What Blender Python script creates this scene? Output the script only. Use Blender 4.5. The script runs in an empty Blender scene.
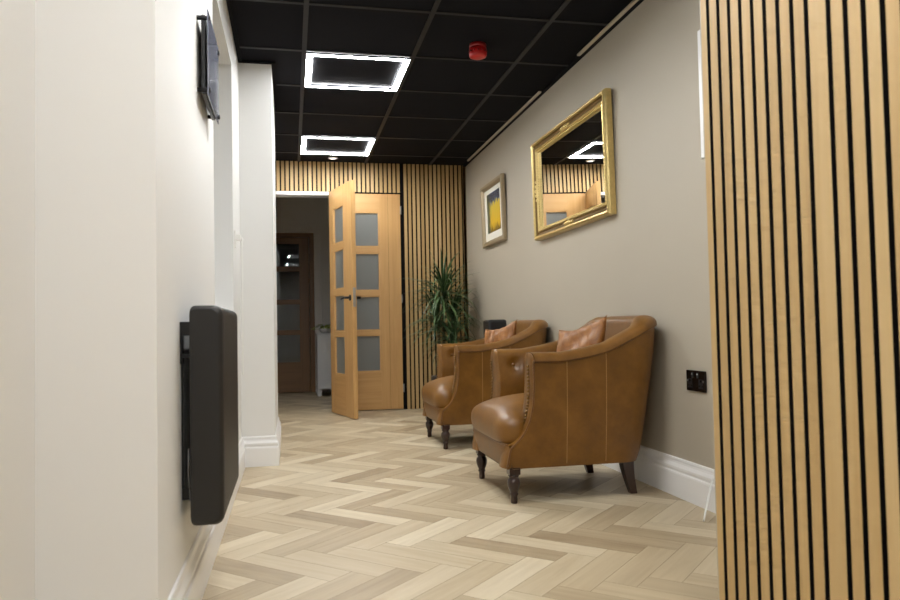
import bpy, bmesh, math, random
from mathutils import Vector, Matrix
random.seed(7)
S = bpy.context.scene
COL = S.collection
PI = math.pi
rnd = random.uniform

# ------------------------------------------------------------------ measures
CEIL = 2.27          # suspended ceiling
XR = 1.633           # taupe wall
YE = 6.832           # slatted end wall
XL = -0.271          # white wall on the left
YB = 9.1             # far wall of the room beyond the doors
H_CAM = 0.7495

# ------------------------------------------------------------------ mesh builder
class MB:
    def __init__(s):
        s.v, s.f, s.m, s.sm, s.t, s.uv = [], [], [], [], [], []
    def face(s, idx, m=0, sm=False, tone=0.5, uv=None):
        s.f.append(tuple(idx)); s.m.append(m); s.sm.append(sm); s.t.append(tone); s.uv.append(uv)
    def add(s, p):
        s.v.append(tuple(p)); return len(s.v) - 1
    def box(s, x0, x1, y0, y1, z0, z1, m=0, tone=0.5):
        b = len(s.v)
        for x in (x0, x1):
            for y in (y0, y1):
                for z in (z0, z1): s.v.append((x, y, z))
        for q in ((0, 1, 3, 2), (4, 6, 7, 5), (0, 4, 5, 1), (2, 3, 7, 6), (0, 2, 6, 4), (1, 5, 7, 3)):
            s.face([b + i for i in q], m, False, tone)
        return s
    def quad(s, a, b, c, d, m=0, tone=0.5, uv=None):
        i = [s.add(p) for p in (a, b, c, d)]; s.face(i, m, False, tone, uv)
    def grid(s, rows, m=0, sm=True, closed_u=False, closed_v=False, tone=0.5):
        b = len(s.v); n = len(rows); k = len(rows[0])
        for r in rows:
            for p in r: s.v.append(tuple(p))
        for i in range(n if closed_u else n - 1):
            for j in range(k if closed_v else k - 1):
                i2, j2 = (i + 1) % n, (j + 1) % k
                s.face((b + i * k + j, b + i2 * k + j, b + i2 * k + j2, b + i * k + j2), m, sm, tone)
        return b
    def tube(s, pts, r, n=10, m=0, cap=True):
        pts = [Vector(p) for p in pts]
        rs = r if isinstance(r, (list, tuple)) else [r] * len(pts)
        rows = []; up = None
        for i, p in enumerate(pts):
            d = (pts[min(i + 1, len(pts) - 1)] - pts[max(i - 1, 0)]).normalized()
            if up is None: up = Vector((0, 0, 1)) if abs(d.z) < 0.9 else Vector((1, 0, 0))
            a = d.cross(up).normalized(); c = a.cross(d).normalized(); up = c
            rows.append([p + (a * math.cos(2 * PI * k / n) + c * math.sin(2 * PI * k / n)) * rs[i] for k in range(n)])
        b = s.grid(rows, m, True, False, True)
        if cap:
            s.face([b + k for k in range(n)][::-1], m); s.face([b + (len(pts) - 1) * n + k for k in range(n)], m)
        return s
    def lathe(s, prof, cx=0, cy=0, n=20, m=0, axis='z', cz=0):
        rows = []
        for r, z in prof:
            row = []
            for k in range(n):
                a = 2 * PI * k / n; x, y = r * math.cos(a), r * math.sin(a)
                row.append((cx + x, cy + y, cz + z) if axis == 'z' else ((cx + z, cy + x, cz + y) if axis == 'x' else (cx + x, cy + z, cz + y)))
            rows.append(row)
        b = s.grid(rows, m, True, False, True)
        s.face([b + k for k in range(n)][::-1], m); s.face([b + (len(prof) - 1) * n + k for k in range(n)], m)
        return s
    def ball(s, c, r, n=10, m=0, sq=(1, 1, 1)):
        rows = []
        for i in range(n // 2 + 1):
            t = PI * i / (n // 2); rr = max(math.sin(t), 1e-3)
            rows.append([(c[0] + r * sq[0] * rr * math.cos(2 * PI * k / n), c[1] + r * sq[1] * rr * math.sin(2 * PI * k / n), c[2] + r * sq[2] * math.cos(t)) for k in range(n)])
        s.grid(rows, m, True, False, True); return s
    def build(s, name, mats, parent=None, bevel=0, seg=2, sub=0, weld=False, flip=False):
        me = bpy.data.meshes.new(name)
        me.from_pydata(s.v, [], s.f)
        mats = mats if isinstance(mats, (list, tuple)) else [mats]
        for m in mats: me.materials.append(m)
        for p, mi, sm in zip(me.polygons, s.m, s.sm):
            p.material_index = mi; p.use_smooth = sm
        at = me.attributes.new('tone', 'FLOAT', 'FACE')
        at.data.foreach_set('value', s.t)
        if any(u is not None for u in s.uv):
            ul = me.uv_layers.new(name='UVMap')
            for p, u in zip(me.polygons, s.uv):
                if u:
                    for li, c in zip(p.loop_indices, u): ul.data[li].uv = c
        bm = bmesh.new(); bm.from_mesh(me)
        if weld: bmesh.ops.remove_doubles(bm, verts=bm.verts, dist=1e-5)
        bmesh.ops.recalc_face_normals(bm, faces=bm.faces)
        bm.to_mesh(me); bm.free()
        o = bpy.data.objects.new(name, me); COL.objects.link(o)
        if parent is not None: o.parent = parent
        if bevel:
            b = o.modifiers.new('Bevel', 'BEVEL'); b.width = bevel; b.segments = seg; b.limit_method = 'ANGLE'; b.angle_limit = 0.7
            b.harden_normals = False
        if sub:
            d = o.modifiers.new('Sub', 'SUBSURF'); d.levels = sub; d.render_levels = sub
        return o

def bx(name, mats, parent, dims, bevel=0, seg=2):
    return MB().box(*dims).build(name, mats, parent, bevel, seg)
def tag(o, label, cat, group=None):
    o['label'] = label; o['category'] = cat
    if group: o['group'] = group
    return o
def thing(name, label, cat, loc=(0, 0, 0), rz=0, group=None):
    o = bpy.data.objects.new(name, None); COL.objects.link(o)
    o.location = loc; o.rotation_euler = (0, 0, rz); o.empty_display_size = 0.1
    return tag(o, label, cat, group)
def struct(o):
    o['kind'] = 'structure'; return o
def copy_tree(o, parent=None):
    c = o.copy(); COL.objects.link(c)
    if parent is not None: c.parent = parent
    for ch in list(o.children): copy_tree(ch, c)
    return c
def lerp_table(tab, x):
    if x <= tab[0][0]: return tab[0][1]
    for (a, b), (c, d) in zip(tab, tab[1:]):
        if x <= c: return b + (d - b) * (x - a) / (c - a)
    return tab[-1][1]
def smooth(x):
    x = min(1, max(0, x)); return x * x * (3 - 2 * x)

# ------------------------------------------------------------------ materials
def srgb(r, g, b):
    f = lambda c: (c / 255 / 12.92) if c / 255 <= 0.04045 else ((c / 255 + 0.055) / 1.055) ** 2.4
    return (f(r), f(g), f(b), 1)
def new_mat(name):
    m = bpy.data.materials.new(name); m.use_nodes = True
    nt = m.node_tree; b = nt.nodes['Principled BSDF']
    return m, nt, b
def N(nt, t, **kw):
    n = nt.nodes.new(t)
    for k, v in kw.items(): setattr(n, k, v)
    return n
def plain(name, col, rough=0.5, metal=0.0, noise=0.0, nscale=40, bump=0.0, bscale=200, spec=0.5, coat=0.0, trans=0.0, ior=1.5):
    m, nt, b = new_mat(name)
    b.inputs['Base Color'].default_value = col
    b.inputs['Roughness'].default_value = rough
    b.inputs['Metallic'].default_value = metal
    b.inputs['Specular IOR Level'].default_value = spec
    b.inputs['Coat Weight'].default_value = coat
    b.inputs['Transmission Weight'].default_value = trans
    b.inputs['IOR'].default_value = ior
    tc = N(nt, 'ShaderNodeTexCoord')
    if noise:
        nz = N(nt, 'ShaderNodeTexNoise'); nz.inputs['Scale'].default_value = nscale; nz.inputs['Detail'].default_value = 5
        nt.links.new(tc.outputs['Object'], nz.inputs['Vector'])
        mx = N(nt, 'ShaderNodeMix', data_type='RGBA')
        mx.inputs[6].default_value = tuple(c * (1 - noise) for c in col[:3]) + (1,)
        mx.inputs[7].default_value = tuple(min(1, c * (1 + noise)) for c in col[:3]) + (1,)
        nt.links.new(nz.outputs['Fac'], mx.inputs[0]); nt.links.new(mx.outputs[2], b.inputs['Base Color'])
    if bump:
        n2 = N(nt, 'ShaderNodeTexNoise'); n2.inputs['Scale'].default_value = bscale; n2.inputs['Detail'].default_value = 4
        nt.links.new(tc.outputs['Object'], n2.inputs['Vector'])
        bp = N(nt, 'ShaderNodeBump'); bp.inputs['Strength'].default_value = bump; bp.inputs['Distance'].default_value = 0.002
        nt.links.new(n2.outputs['Fac'], bp.inputs['Height']); nt.links.new(bp.outputs['Normal'], b.inputs['Normal'])
    return m
def emit(name, col, strength):
    m, nt, b = new_mat(name)
    b.inputs['Base Color'].default_value = (0.8, 0.8, 0.8, 1)
    b.inputs['Emission Color'].default_value = col
    b.inputs['Emission Strength'].default_value = strength
    return m
def wood(name, dark, mid, light, rough=0.45, axis='z', uvmap=False, gscale=1.0, tone_w=0.6):
    """oak: the face attribute picks the board's own tone, stretched noise makes the grain"""
    m, nt, b = new_mat(name)
    tc = N(nt, 'ShaderNodeTexCoord'); mp = N(nt, 'ShaderNodeMapping')
    sc = {'z': (30, 30, 1.6), 'x': (1.6, 30, 30), 'y': (30, 1.6, 30), 'uv': (2.2, 26, 1)}['uv' if uvmap else axis]
    mp.inputs['Scale'].default_value = tuple(q * gscale for q in sc)
    nt.links.new(tc.outputs['UV' if uvmap else 'Object'], mp.inputs['Vector'])
    at = N(nt, 'ShaderNodeAttribute', attribute_name='tone')
    # each board samples its own piece of grain
    off = N(nt, 'ShaderNodeVectorMath', operation='MULTIPLY_ADD')
    off.inputs[1].default_value = (37.0, 53.0, 71.0)
    cv = N(nt, 'ShaderNodeCombineXYZ')
    for i in range(3): nt.links.new(at.outputs['Fac'], cv.inputs[i])
    nt.links.new(cv.outputs[0], off.inputs[0]); nt.links.new(mp.outputs[0], off.inputs[2])
    nz = N(nt, 'ShaderNodeTexNoise'); nz.inputs['Scale'].default_value = 1.0; nz.inputs['Detail'].default_value = 6; nz.inputs['Roughness'].default_value = 0.6
    nz.inputs['Distortion'].default_value = 0.6
    nt.links.new(off.outputs[0], nz.inputs['Vector'])
    ad = N(nt, 'ShaderNodeMath', operation='MULTIPLY_ADD'); ad.inputs[1].default_value = tone_w
    sb = N(nt, 'ShaderNodeMath', operation='MULTIPLY'); sb.inputs[1].default_value = 1.0 - tone_w
    nt.links.new(nz.outputs['Fac'], sb.inputs[0])
    nt.links.new(at.outputs['Fac'], ad.inputs[0]); nt.links.new(sb.outputs[0], ad.inputs[2])
    rp = N(nt, 'ShaderNodeValToRGB')
    e = rp.color_ramp.elements
    e[0].position = 0.15; e[0].color = dark; e[1].position = 0.85; e[1].color = light
    k = e.new(0.5); k.color = mid
    nt.links.new(ad.outputs[0], rp.inputs[0]); nt.links.new(rp.outputs[0], b.inputs['Base Color'])
    b.inputs['Roughness'].default_value = rough
    bp = N(nt, 'ShaderNodeBump'); bp.inputs['Strength'].default_value = 0.12; bp.inputs['Distance'].default_value = 0.001
    nt.links.new(nz.outputs['Fac'], bp.inputs['Height']); nt.links.new(bp.outputs[0], b.inputs['Normal'])
    return m

M_white = plain('white_wall_paint', srgb(228, 228, 226), 0.6, bump=0.03, bscale=300)
M_trim = plain('white_gloss_paint', srgb(238, 238, 238), 0.3)
M_taupe = plain('taupe_wall_paint', srgb(176, 168, 152), 0.55, noise=0.02, nscale=3, bump=0.03, bscale=300)
M_hall = plain('hall_wall_paint', srgb(226, 222, 216), 0.7)
M_tile = plain('black_ceiling_tile', srgb(21, 21, 25), 0.85, noise=0.25, nscale=400, bump=0.2, bscale=500, spec=0.08)
M_bar = plain('black_ceiling_bar', srgb(29, 29, 32), 0.55, spec=0.3)
M_felt = plain('black_felt', srgb(22, 20, 20), 0.95, spec=0.1)
M_floor = wood('herringbone_oak', srgb(146, 126, 98), srgb(184, 167, 137), srgb(212, 199, 172), 0.42, uvmap=True, tone_w=0.55)
M_seam = plain('floor_seam', srgb(120, 104, 82), 0.7)
M_slat = wood('oak_slat', srgb(158, 127, 80), srgb(188, 157, 106), srgb(207, 181, 134), 0.5, tone_w=0.45)
M_door = wood('oak_veneer', srgb(168, 124, 72), srgb(196, 154, 98), srgb(212, 174, 120), 0.4, tone_w=0.4, gscale=0.8)
M_door_h = wood('oak_veneer_cross', srgb(168, 124, 72), srgb(196, 154, 98), srgb(212, 174, 120), 0.4, axis='x', tone_w=0.4, gscale=0.8)
M_door_y = wood('oak_veneer_cross_turned', srgb(168, 124, 72), srgb(196, 154, 98), srgb(212, 174, 120), 0.4, axis='y', tone_w=0.4, gscale=0.8)
M_frost = plain('frosted_glass', srgb(134, 137, 134), 0.35, trans=0.25, ior=1.45)
M_glass = plain('clear_glass', srgb(200, 208, 210), 0.0, trans=1.0, ior=1.5)
M_blackmetal = plain('black_metal', srgb(24, 24, 26), 0.35, metal=0.3)
M_heater = plain('black_heater_enamel', srgb(30, 29, 29), 0.45, bump=0.05, bscale=600)
M_steel = plain('steel', srgb(170, 170, 172), 0.3, metal=1)
M_plastic = plain('white_plastic', srgb(232, 232, 228), 0.35)
M_plastic_black = plain('black_plastic', srgb(22, 23, 26), 0.4)
M_nickel = plain('black_nickel', srgb(46, 40, 38), 0.22, metal=0.8)
M_red = plain('red_plastic', srgb(190, 24, 26), 0.3)
M_gold = plain('gold_leaf', srgb(212, 188, 126), 0.3, metal=0.85, noise=0.2, nscale=60)
M_bronze = plain('dark_gilt', srgb(116, 92, 50), 0.4, metal=0.7, noise=0.2, nscale=80)
M_champ = plain('champagne_frame', srgb(160, 145, 118), 0.4, metal=0.5)
M_mirror = plain('mirror_silver', (0.86, 0.86, 0.84, 1), 0.01, metal=1)
M_mat = plain('picture_mount', srgb(236, 232, 220), 0.7)
M_cotto = plain('pot_glaze', srgb(60, 58, 58), 0.35)
M_soil = plain('soil', srgb(50, 38, 30), 0.95, noise=0.3, nscale=80)
M_bark = plain('cane_bark', srgb(92, 78, 58), 0.85, noise=0.3, nscale=60)
M_leg = plain('mahogany_leg', srgb(46, 25, 19), 0.28, noise=0.3, nscale=30, coat=0.3)
M_nail = plain('antique_brass', srgb(128, 100, 62), 0.35, metal=0.9)
M_cane_white = plain('cabinet_white', srgb(215, 215, 215), 0.4)
M_strip = plain('strip_aluminium', srgb(196, 184, 162), 0.45, metal=0.2)

def leather(name, c0, c1, c2):
    m, nt, b = new_mat(name)
    tc = N(nt, 'ShaderNodeTexCoord')
    nz = N(nt, 'ShaderNodeTexNoise'); nz.inputs['Scale'].default_value = 6; nz.inputs['Detail'].default_value = 6; nz.inputs['Roughness'].default_value = 0.65
    nt.links.new(tc.outputs['Object'], nz.inputs['Vector'])
    rp = N(nt, 'ShaderNodeValToRGB'); e = rp.color_ramp.elements
    e[0].position = 0.3; e[0].color = c0; e[1].position = 0.75; e[1].color = c2
    k = e.new(0.52); k.color = c1
    nt.links.new(nz.outputs['Fac'], rp.inputs[0]); nt.links.new(rp.outputs[0], b.inputs['Base Color'])
    vo = N(nt, 'ShaderNodeTexVoronoi'); vo.inputs['Scale'].default_value = 260
    nt.links.new(tc.outputs['Object'], vo.inputs['Vector'])
    bp = N(nt, 'ShaderNodeBump'); bp.inputs['Strength'].default_value = 0.12; bp.inputs['Distance'].default_value = 0.0015
    nt.links.new(vo.outputs['Distance'], bp.inputs['Height']); nt.links.new(bp.outputs[0], b.inputs['Normal'])
    mr = N(nt, 'ShaderNodeMapRange'); mr.inputs[3].default_value = 0.30; mr.inputs[4].default_value = 0.46
    nt.links.new(nz.outputs['Fac'], mr.inputs[0]); nt.links.new(mr.outputs[0], b.inputs['Roughness'])
    b.inputs['Specular IOR Level'].default_value = 0.5
    return m
M_leather = leather('tan_leather', srgb(96, 62, 18), srgb(117, 78, 25), srgb(136, 94, 36))
M_seam_l = plain('seam_thread', srgb(160, 122, 70), 0.5)
M_piping = leather('tan_leather_piping', srgb(90, 57, 24), srgb(108, 71, 31), srgb(124, 84, 40))

def satin():
    m, nt, b = new_mat('copper_satin')
    tc = N(nt, 'ShaderNodeTexCoord')
    nz = N(nt, 'ShaderNodeTexNoise'); nz.inputs['Scale'].default_value = 22; nz.inputs['Detail'].default_value = 6; nz.inputs['Distortion'].default_value = 1.5
    nt.links.new(tc.outputs['Object'], nz.inputs['Vector'])
    rp = N(nt, 'ShaderNodeValToRGB'); e = rp.color_ramp.elements
    e[0].position = 0.35; e[0].color = srgb(122, 76, 32); e[1].position = 0.7; e[1].color = srgb(156, 104, 52)
    nt.links.new(nz.outputs['Fac'], rp.inputs[0]); nt.links.new(rp.outputs[0], b.inputs['Base Color'])
    b.inputs['Roughness'].default_value = 0.42; b.inputs['Specular IOR Level'].default_value = 0.4
    bp = N(nt, 'ShaderNodeBump'); bp.inputs['Strength'].default_value = 0.25; bp.inputs['Distance'].default_value = 0.004
    nt.links.new(nz.outputs['Fac'], bp.inputs['Height']); nt.links.new(bp.outputs[0], b.inputs['Normal'])
    return m
M_satin = satin()
def leafmat(name, c0, c1):
    m, nt, b = new_mat(name)
    at = N(nt, 'ShaderNodeAttribute', attribute_name='tone')
    rp = N(nt, 'ShaderNodeValToRGB'); e = rp.color_ramp.elements
    e[0].color = c0; e[1].color = c1
    nt.links.new(at.outputs['Fac'], rp.inputs[0]); nt.links.new(rp.outputs[0], b.inputs['Base Color'])
    b.inputs['Roughness'].default_value = 0.4
    return m
M_leaf = leafmat('dracaena_leaf', srgb(38, 62, 34), srgb(104, 130, 84))
M_sprig = leafmat('sprig_leaf', srgb(120, 150, 30), srgb(200, 212, 90))
M_led = emit('led_diffuser', (0.985, 0.99, 0.985, 1), 112.0)
M_spot = emit('spot_lens', (1.0, 0.95, 0.9, 1), 2.0)

def artwork():
    m, nt, b = new_mat('abstract_print')
    tc = N(nt, 'ShaderNodeTexCoord'); sp = N(nt, 'ShaderNodeSeparateXYZ')
    nt.links.new(tc.outputs['Generated'], sp.inputs[0])
    nz = N(nt, 'ShaderNodeTexNoise'); nz.inputs['Scale'].default_value = 5; nz.inputs['Detail'].default_value = 5
    mp = N(nt, 'ShaderNodeMapping'); mp.inputs['Scale'].default_value = (1, 2.2, 0.8)
    nt.links.new(tc.outputs['Generated'], mp.inputs[0]); nt.links.new(mp.outputs[0], nz.inputs['Vector'])
    ad = N(nt, 'ShaderNodeMath', operation='MULTIPLY_ADD'); ad.inputs[1].default_value = 0.42
    nt.links.new(nz.outputs['Fac'], ad.inputs[0]); nt.links.new(sp.outputs['Z'], ad.inputs[2])
    r1 = N(nt, 'ShaderNodeValToRGB'); e = r1.color_ramp.elements
    e[0].position = 0.25; e[0].color = srgb(120, 96, 30); e[1].position = 1.12 if False else 1.0; e[1].color = srgb(60, 72, 96)
    for p, c in ((0.42, srgb(228, 186, 44)), (0.92, srgb(222, 196, 72)), (0.965, srgb(120, 130, 130))):
        k = e.new(p); k.color = c
    nt.links.new(ad.outputs[0], r1.inputs[0])
    # darker green-grey band on the far side of the print
    r2 = N(nt, 'ShaderNodeValToRGB'); q = r2.color_ramp.elements
    q[0].position = 0.84; q[0].color = (0, 0, 0, 1); q[1].position = 1.0; q[1].color = (1, 1, 1, 1)
    a2 = N(nt, 'ShaderNodeMath', operation='MULTIPLY_ADD'); a2.inputs[1].default_value = 0.3
    nt.links.new(nz.outputs['Fac'], a2.inputs[0]); nt.links.new(sp.outputs['Y'], a2.inputs[2]); 
    nt.links.new(a2.outputs[0], r2.inputs[0])
    mx = N(nt, 'ShaderNodeMix', data_type='RGBA'); mx.inputs[7].default_value = srgb(84, 92, 70)
    nt.links.new(r2.outputs[0], mx.inputs[0]); nt.links.new(r1.outputs[0], mx.inputs[6])
    nt.links.new(mx.outputs[2], b.inputs['Base Color']); b.inputs['Roughness'].default_value = 0.25
    return m
M_art = artwork()

# ------------------------------------------------------------------ floor: herringbone boards
def clip_poly(poly, x0, x1, y0, y1):
    def cut(p, f, inter):
        out = []
        for i in range(len(p)):
            a, b = p[i - 1], p[i]
            fa, fb = f(a), f(b)
            if fa >= 0:
                if fb >= 0: out.append(b)
                else: out.append(inter(a, b, fa, fb))
            elif fb >= 0:
                out.append(inter(a, b, fa, fb)); out.append(b)
        return out
    it = lambda a, b, fa, fb: tuple(u + (w - u) * fa / (fa - fb) for u, w in zip(a, b))
    for f in (lambda p: p[0] - x0, lambda p: x1 - p[0], lambda p: p[1] - y0, lambda p: y1 - p[1]):
        if len(poly) < 3: return []
        poly = cut(poly, f, it)
    return poly
def make_floor():
    mb = MB()
    FX0, FX1, FY0, FY1 = -1.3, 2.3, -3.0, 10.8
    W, n = 0.1, 4
    O = Vector((1.165, 2.635)); r2 = math.sqrt(0.5)
    A = Vector((r2, r2)); B = Vector((r2, -r2))
    g = 0.0007
    R = 110
    def plank(a0, a1, b0, b1, along_a):
        q = [(a0 + g, b0 + g), (a1 - g, b0 + g), (a1 - g, b1 - g), (a0 + g, b1 - g)]
        tone = min(1, max(0, random.gauss(0.52, 0.24))); ou, ov = rnd(0, 9), rnd(0, 9)
        poly = []
        for a, b in q:
            p = O + A * a + B * b
            u, v = (a - a0, b - b0) if along_a else (b - b0, a - a0)
            poly.append((p.x, p.y, u + ou, v + ov))
        if max(p[0] for p in poly) < FX0 or min(p[0] for p in poly) > FX1 or max(p[1] for p in poly) < FY0 or min(p[1] for p in poly) > FY1: return
        poly = clip_poly(poly, FX0, FX1, FY0, FY1)
        if len(poly) < 3: return
        mb.face([mb.add((p[0], p[1], 0.0)) for p in poly], 0, False, tone, [(p[2], p[3]) for p in poly])
    for j in range(-R, R):
        for k in range(-14, 15):
            i = j + 2 * n * k
            plank(i * W, (i + n) * W, j * W, (j + 1) * W, True)
            x = j; y0 = x - 2 * n + 1 + 2 * n * k
            plank(x * W, (x + 1) * W, y0 * W, (y0 + n) * W, False)
    mb.box(FX0, FX1, FY0, FY1, -0.06, -0.0006, 1)
    struct(mb.build('floor', [M_floor, M_seam]))
make_floor()

# ------------------------------------------------------------------ ceiling: black tiles on a black grid
def make_ceiling():
    mb = MB()
    gx0, gy0 = 0.0896, 4.0882
    mb.box(-0.62, XR, -3.0, YE, CEIL, CEIL + 0.05, 0)
    for k in range(-2, 4):
        x = gx0 + 0.6 * k
        if -0.6 < x < XR: mb.box(x - 0.012, x + 0.012, -3.0, YE, CEIL - 0.006, CEIL, 1)
    for k in range(-12, 6):
        y = gy0 + 0.6 * k
        if -3 < y < YE: mb.box(-0.62, XR, y - 0.012, y + 0.012, CEIL - 0.0055, CEIL, 1)
    struct(mb.build('ceiling', [M_tile, M_bar]))
    # wall angle along both edges
    t = MB().box(XR - 0.026, XR, -3.0, YE, CEIL - 0.014, CEIL - 0.0062)
    struct(t.build('trim_1', M_tile))
    t = MB().box(XL, XL + 0.022, 1.66, 4.30, CEIL - 0.016, CEIL - 0.0062)
    t.box(XL, -0.090 + 0.022, 4.278, 4.30, CEIL - 0.016, CEIL - 0.0062)
    t.box(-0.090, -0.090 + 0.022, 4.30, 5.2, CEIL - 0.016, CEIL - 0.0062)
    struct(t.build('trim_2', M_tile))
    # pale slim strips let into the ceiling edge
    for i, (a, b) in enumerate(((4.56, 6.58), (1.9, 3.9))):
        struct(MB().box(XR - 0.044, XR - 0.027, a, b, CEIL - 0.016, CEIL - 0.0062).build('trim_%d' % (3 + i), M_strip))
make_ceiling()

# ------------------------------------------------------------------ walls
struct(bx('wall_right', M_taupe, None, (XR, XR + 0.12, -3.0, YE + 0.14, 0, 2.6)))

def wall_left():
    mb = MB()
    D = 0.32
    y0, y1, z0, z1 = 2.86, 3.78, 0.80, 2.062        # window reveal
    X = XL
    # front plane around the recess, from Y 1.64 to 6.83
    mb.box(X - D, X, 1.64, y0, 0, 2.6)
    mb.box(X - D, X, y1, YE + 0.14, 0, 2.6)
    mb.box(X - D, X, y0, y1, 0, z0)
    mb.box(X - D, X, y0, y1, z1, 2.6)
    # pilaster
    mb.box(X, -0.090, 4.30, 5.20, 0, 2.6)
    # stepped return on the near side
    mb.box(-0.62, -0.501, -3.0, 1.64, 0, 2.6)
    struct(mb.build('wall_left', M_white))
    # window set at the back of the recess
    w = struct(MB().box(X - D, X - D + 0.004, y0, y1, z0, z1).build('window_1', M_frost))
    f = MB()
    for (a, b, c, d) in ((y0, y1, z0, z0 + 0.05), (y0, y1, z1 - 0.05, z1), (y0, y0 + 0.05, z0 + 0.05, z1 - 0.05), (y1 - 0.05, y1, z0 + 0.05, z1 - 0.05), (y0 + 0.05, y1 - 0.05, 1.5, 1.54)):
        f.box(X - D + 0.004, X - D + 0.05, a, b, c, d)
    f.build('window_frame', M_trim, w, 0.004)
    MB().box(X - D + 0.05, X + 0.0, y0, y1, z0, z0 + 0.02).build('window_sill', M_trim, w, 0.004)
wall_left()
struct(bx('wall_front', M_white, None, (-0.62, 2.3, -3.1, -3.0, 0, 2.6)))

def slat_box(mb, x0, x1, y0, y1, z0, z1, face, tone, m=0, side=1):
    """veneered slat: oak on the named face, black core on the rest"""
    k = len(mb.f)
    mb.box(x0, x1, y0, y1, z0, z1, side, tone)
    mb.m[k + {'-x': 0, '+x': 1, '-y': 2, '+y': 3}[face]] = m
def slats(mb, y_face, depth, spans, m=0):
    for x, z0, z1 in spans:
        slat_box(mb, x, x + 0.0275, y_face - depth, y_face, z0, z1, '-y', min(1, max(0, random.gauss(0.5, 0.22))))
OPEN_X0, OPEN_X1, OPEN_Z = -0.262, 1.008, 1.992
def wall_back():
    mb = MB()
    # solid wall behind the slats, around the opening
    mb.box(-0.62, OPEN_X0, YE + 0.012, YE + 0.14, 0, 2.6, 1)
    mb.box(OPEN_X1 + 0.03, 2.3, YE + 0.012, YE + 0.14, 0, 2.6, 1)
    mb.box(OPEN_X0, OPEN_X1 + 0.03, YE + 0.012, YE + 0.14, OPEN_Z + 0.006, 2.6, 1)
    sp = []
    x = OPEN_X1 - 0.0275 - 0.004
    while x > OPEN_X0 - 0.01:
        sp.append((x, OPEN_Z + 0.006, CEIL)); x -= 0.0402
    x = OPEN_X1 + 0.032
    while x < XR - 0.03:
        sp.append((x, 0, CEIL)); x += 0.0402
    sp.append((XR - 0.0275, 0, CEIL))
    slats(mb, YE + 0.012, 0.012, sp, 0)
    struct(mb.build('wall_back', [M_slat, M_felt]))
    # painted lining of the opening: head and left jamb
    t = MB()
    t.box(OPEN_X0, 0.352, YE - 0.006, YE + 0.138, OPEN_Z - 0.028, OPEN_Z + 0.003)
    t.box(OPEN_X0 - 0.004, OPEN_X0 + 0.03, YE - 0.006, YE + 0.138, 0, OPEN_Z - 0.028)
    struct(t.build('trim_5', M_trim))
    # black rebate on the hinge side
    struct(MB().box(OPEN_X1 + 0.004, OPEN_X1 + 0.028, YE + 0.008, YE + 0.138, 0, OPEN_Z).build('trim_6', M_felt))
wall_back()

def partition():
    mb = MB()
    X = 0.925
    yfar = 1.530
    mb.box(X + 0.012, X + 0.14, -3.0, yfar, 0, 2.6, 1)
    # plain closing face towards the seating area
    mb.box(X + 0.0, XR, yfar - 0.004, yfar, 0, 2.6, 2)
    y = yfar - 0.004 - 0.0275
    first = True; k = 0
    g0 = 1.4974 - 0.0065          # near edge of the first gap
    slat_box(mb, X, X + 0.012, 1.4974 + 0.0063, yfar - 0.004, 0, CEIL, '-x', 0.42)
    edge = g0
    while edge > -2.95:
        k += 1
        wid = 0.0275 if k % 15 != 9 else 0.0438
        slat_box(mb, X, X + 0.012, edge - wid, edge, 0, CEIL, '-x', min(1, max(0, random.gauss(0.52, 0.22))))
        edge -= wid + 0.0126
    struct(mb.build('wall_partition', [M_slat, M_felt, M_taupe]))
partition()

# ---- skirting
SK = [(0.0, 0.0), (0.019, 0.0), (0.019, 0.098), (0.0175, 0.104), (0.013, 0.108), (0.013, 0.113), (0.0155, 0.118), (0.0155, 0.128), (0.012, 0.135), (0.0085, 0.142), (0.007, 0.150), (0.0075, 0.157), (0.005, 0.164), (0.0, 0.165)]
def skirting(name, pts, m=None):
    """pts in plan, room side on the RIGHT of the direction of travel"""
    mb = MB(); P = [Vector(p) for p in pts]; rows = []
    for i, p in enumerate(P):
        ns = []
        if i > 0: d = (P[i] - P[i - 1]).normalized(); ns.append(Vector((d.y, -d.x)))
        if i < len(P) - 1: d = (P[i + 1] - P[i]).normalized(); ns.append(Vector((d.y, -d.x)))
        n = sum(ns, Vector((0, 0)))
        n = n / n.length * (1 / max(0.3, (n / n.length).dot(ns[0])))
        rows.append([(p.x + n.x * a, p.y + n.y * a, z) for a, z in SK])
    b = mb.grid(rows, 0, False)
    k = len(SK)
    mb.face([b + j for j in range(k)]); mb.face([b + (len(P) - 1) * k + j for j in range(k)][::-1])
    return struct(mb.build(name, m or M_trim))
skirting('baseboard_right', [(XR, YE - 0.001), (XR, 1.53)])
skirting('baseboard_left', [(-0.501, -2.99), (-0.501, 1.64), (XL, 1.64), (XL, 4.30), (-0.090, 4.30), (-0.090, 5.20), (XL, 5.20), (XL, YE - 0.02)])

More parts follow.
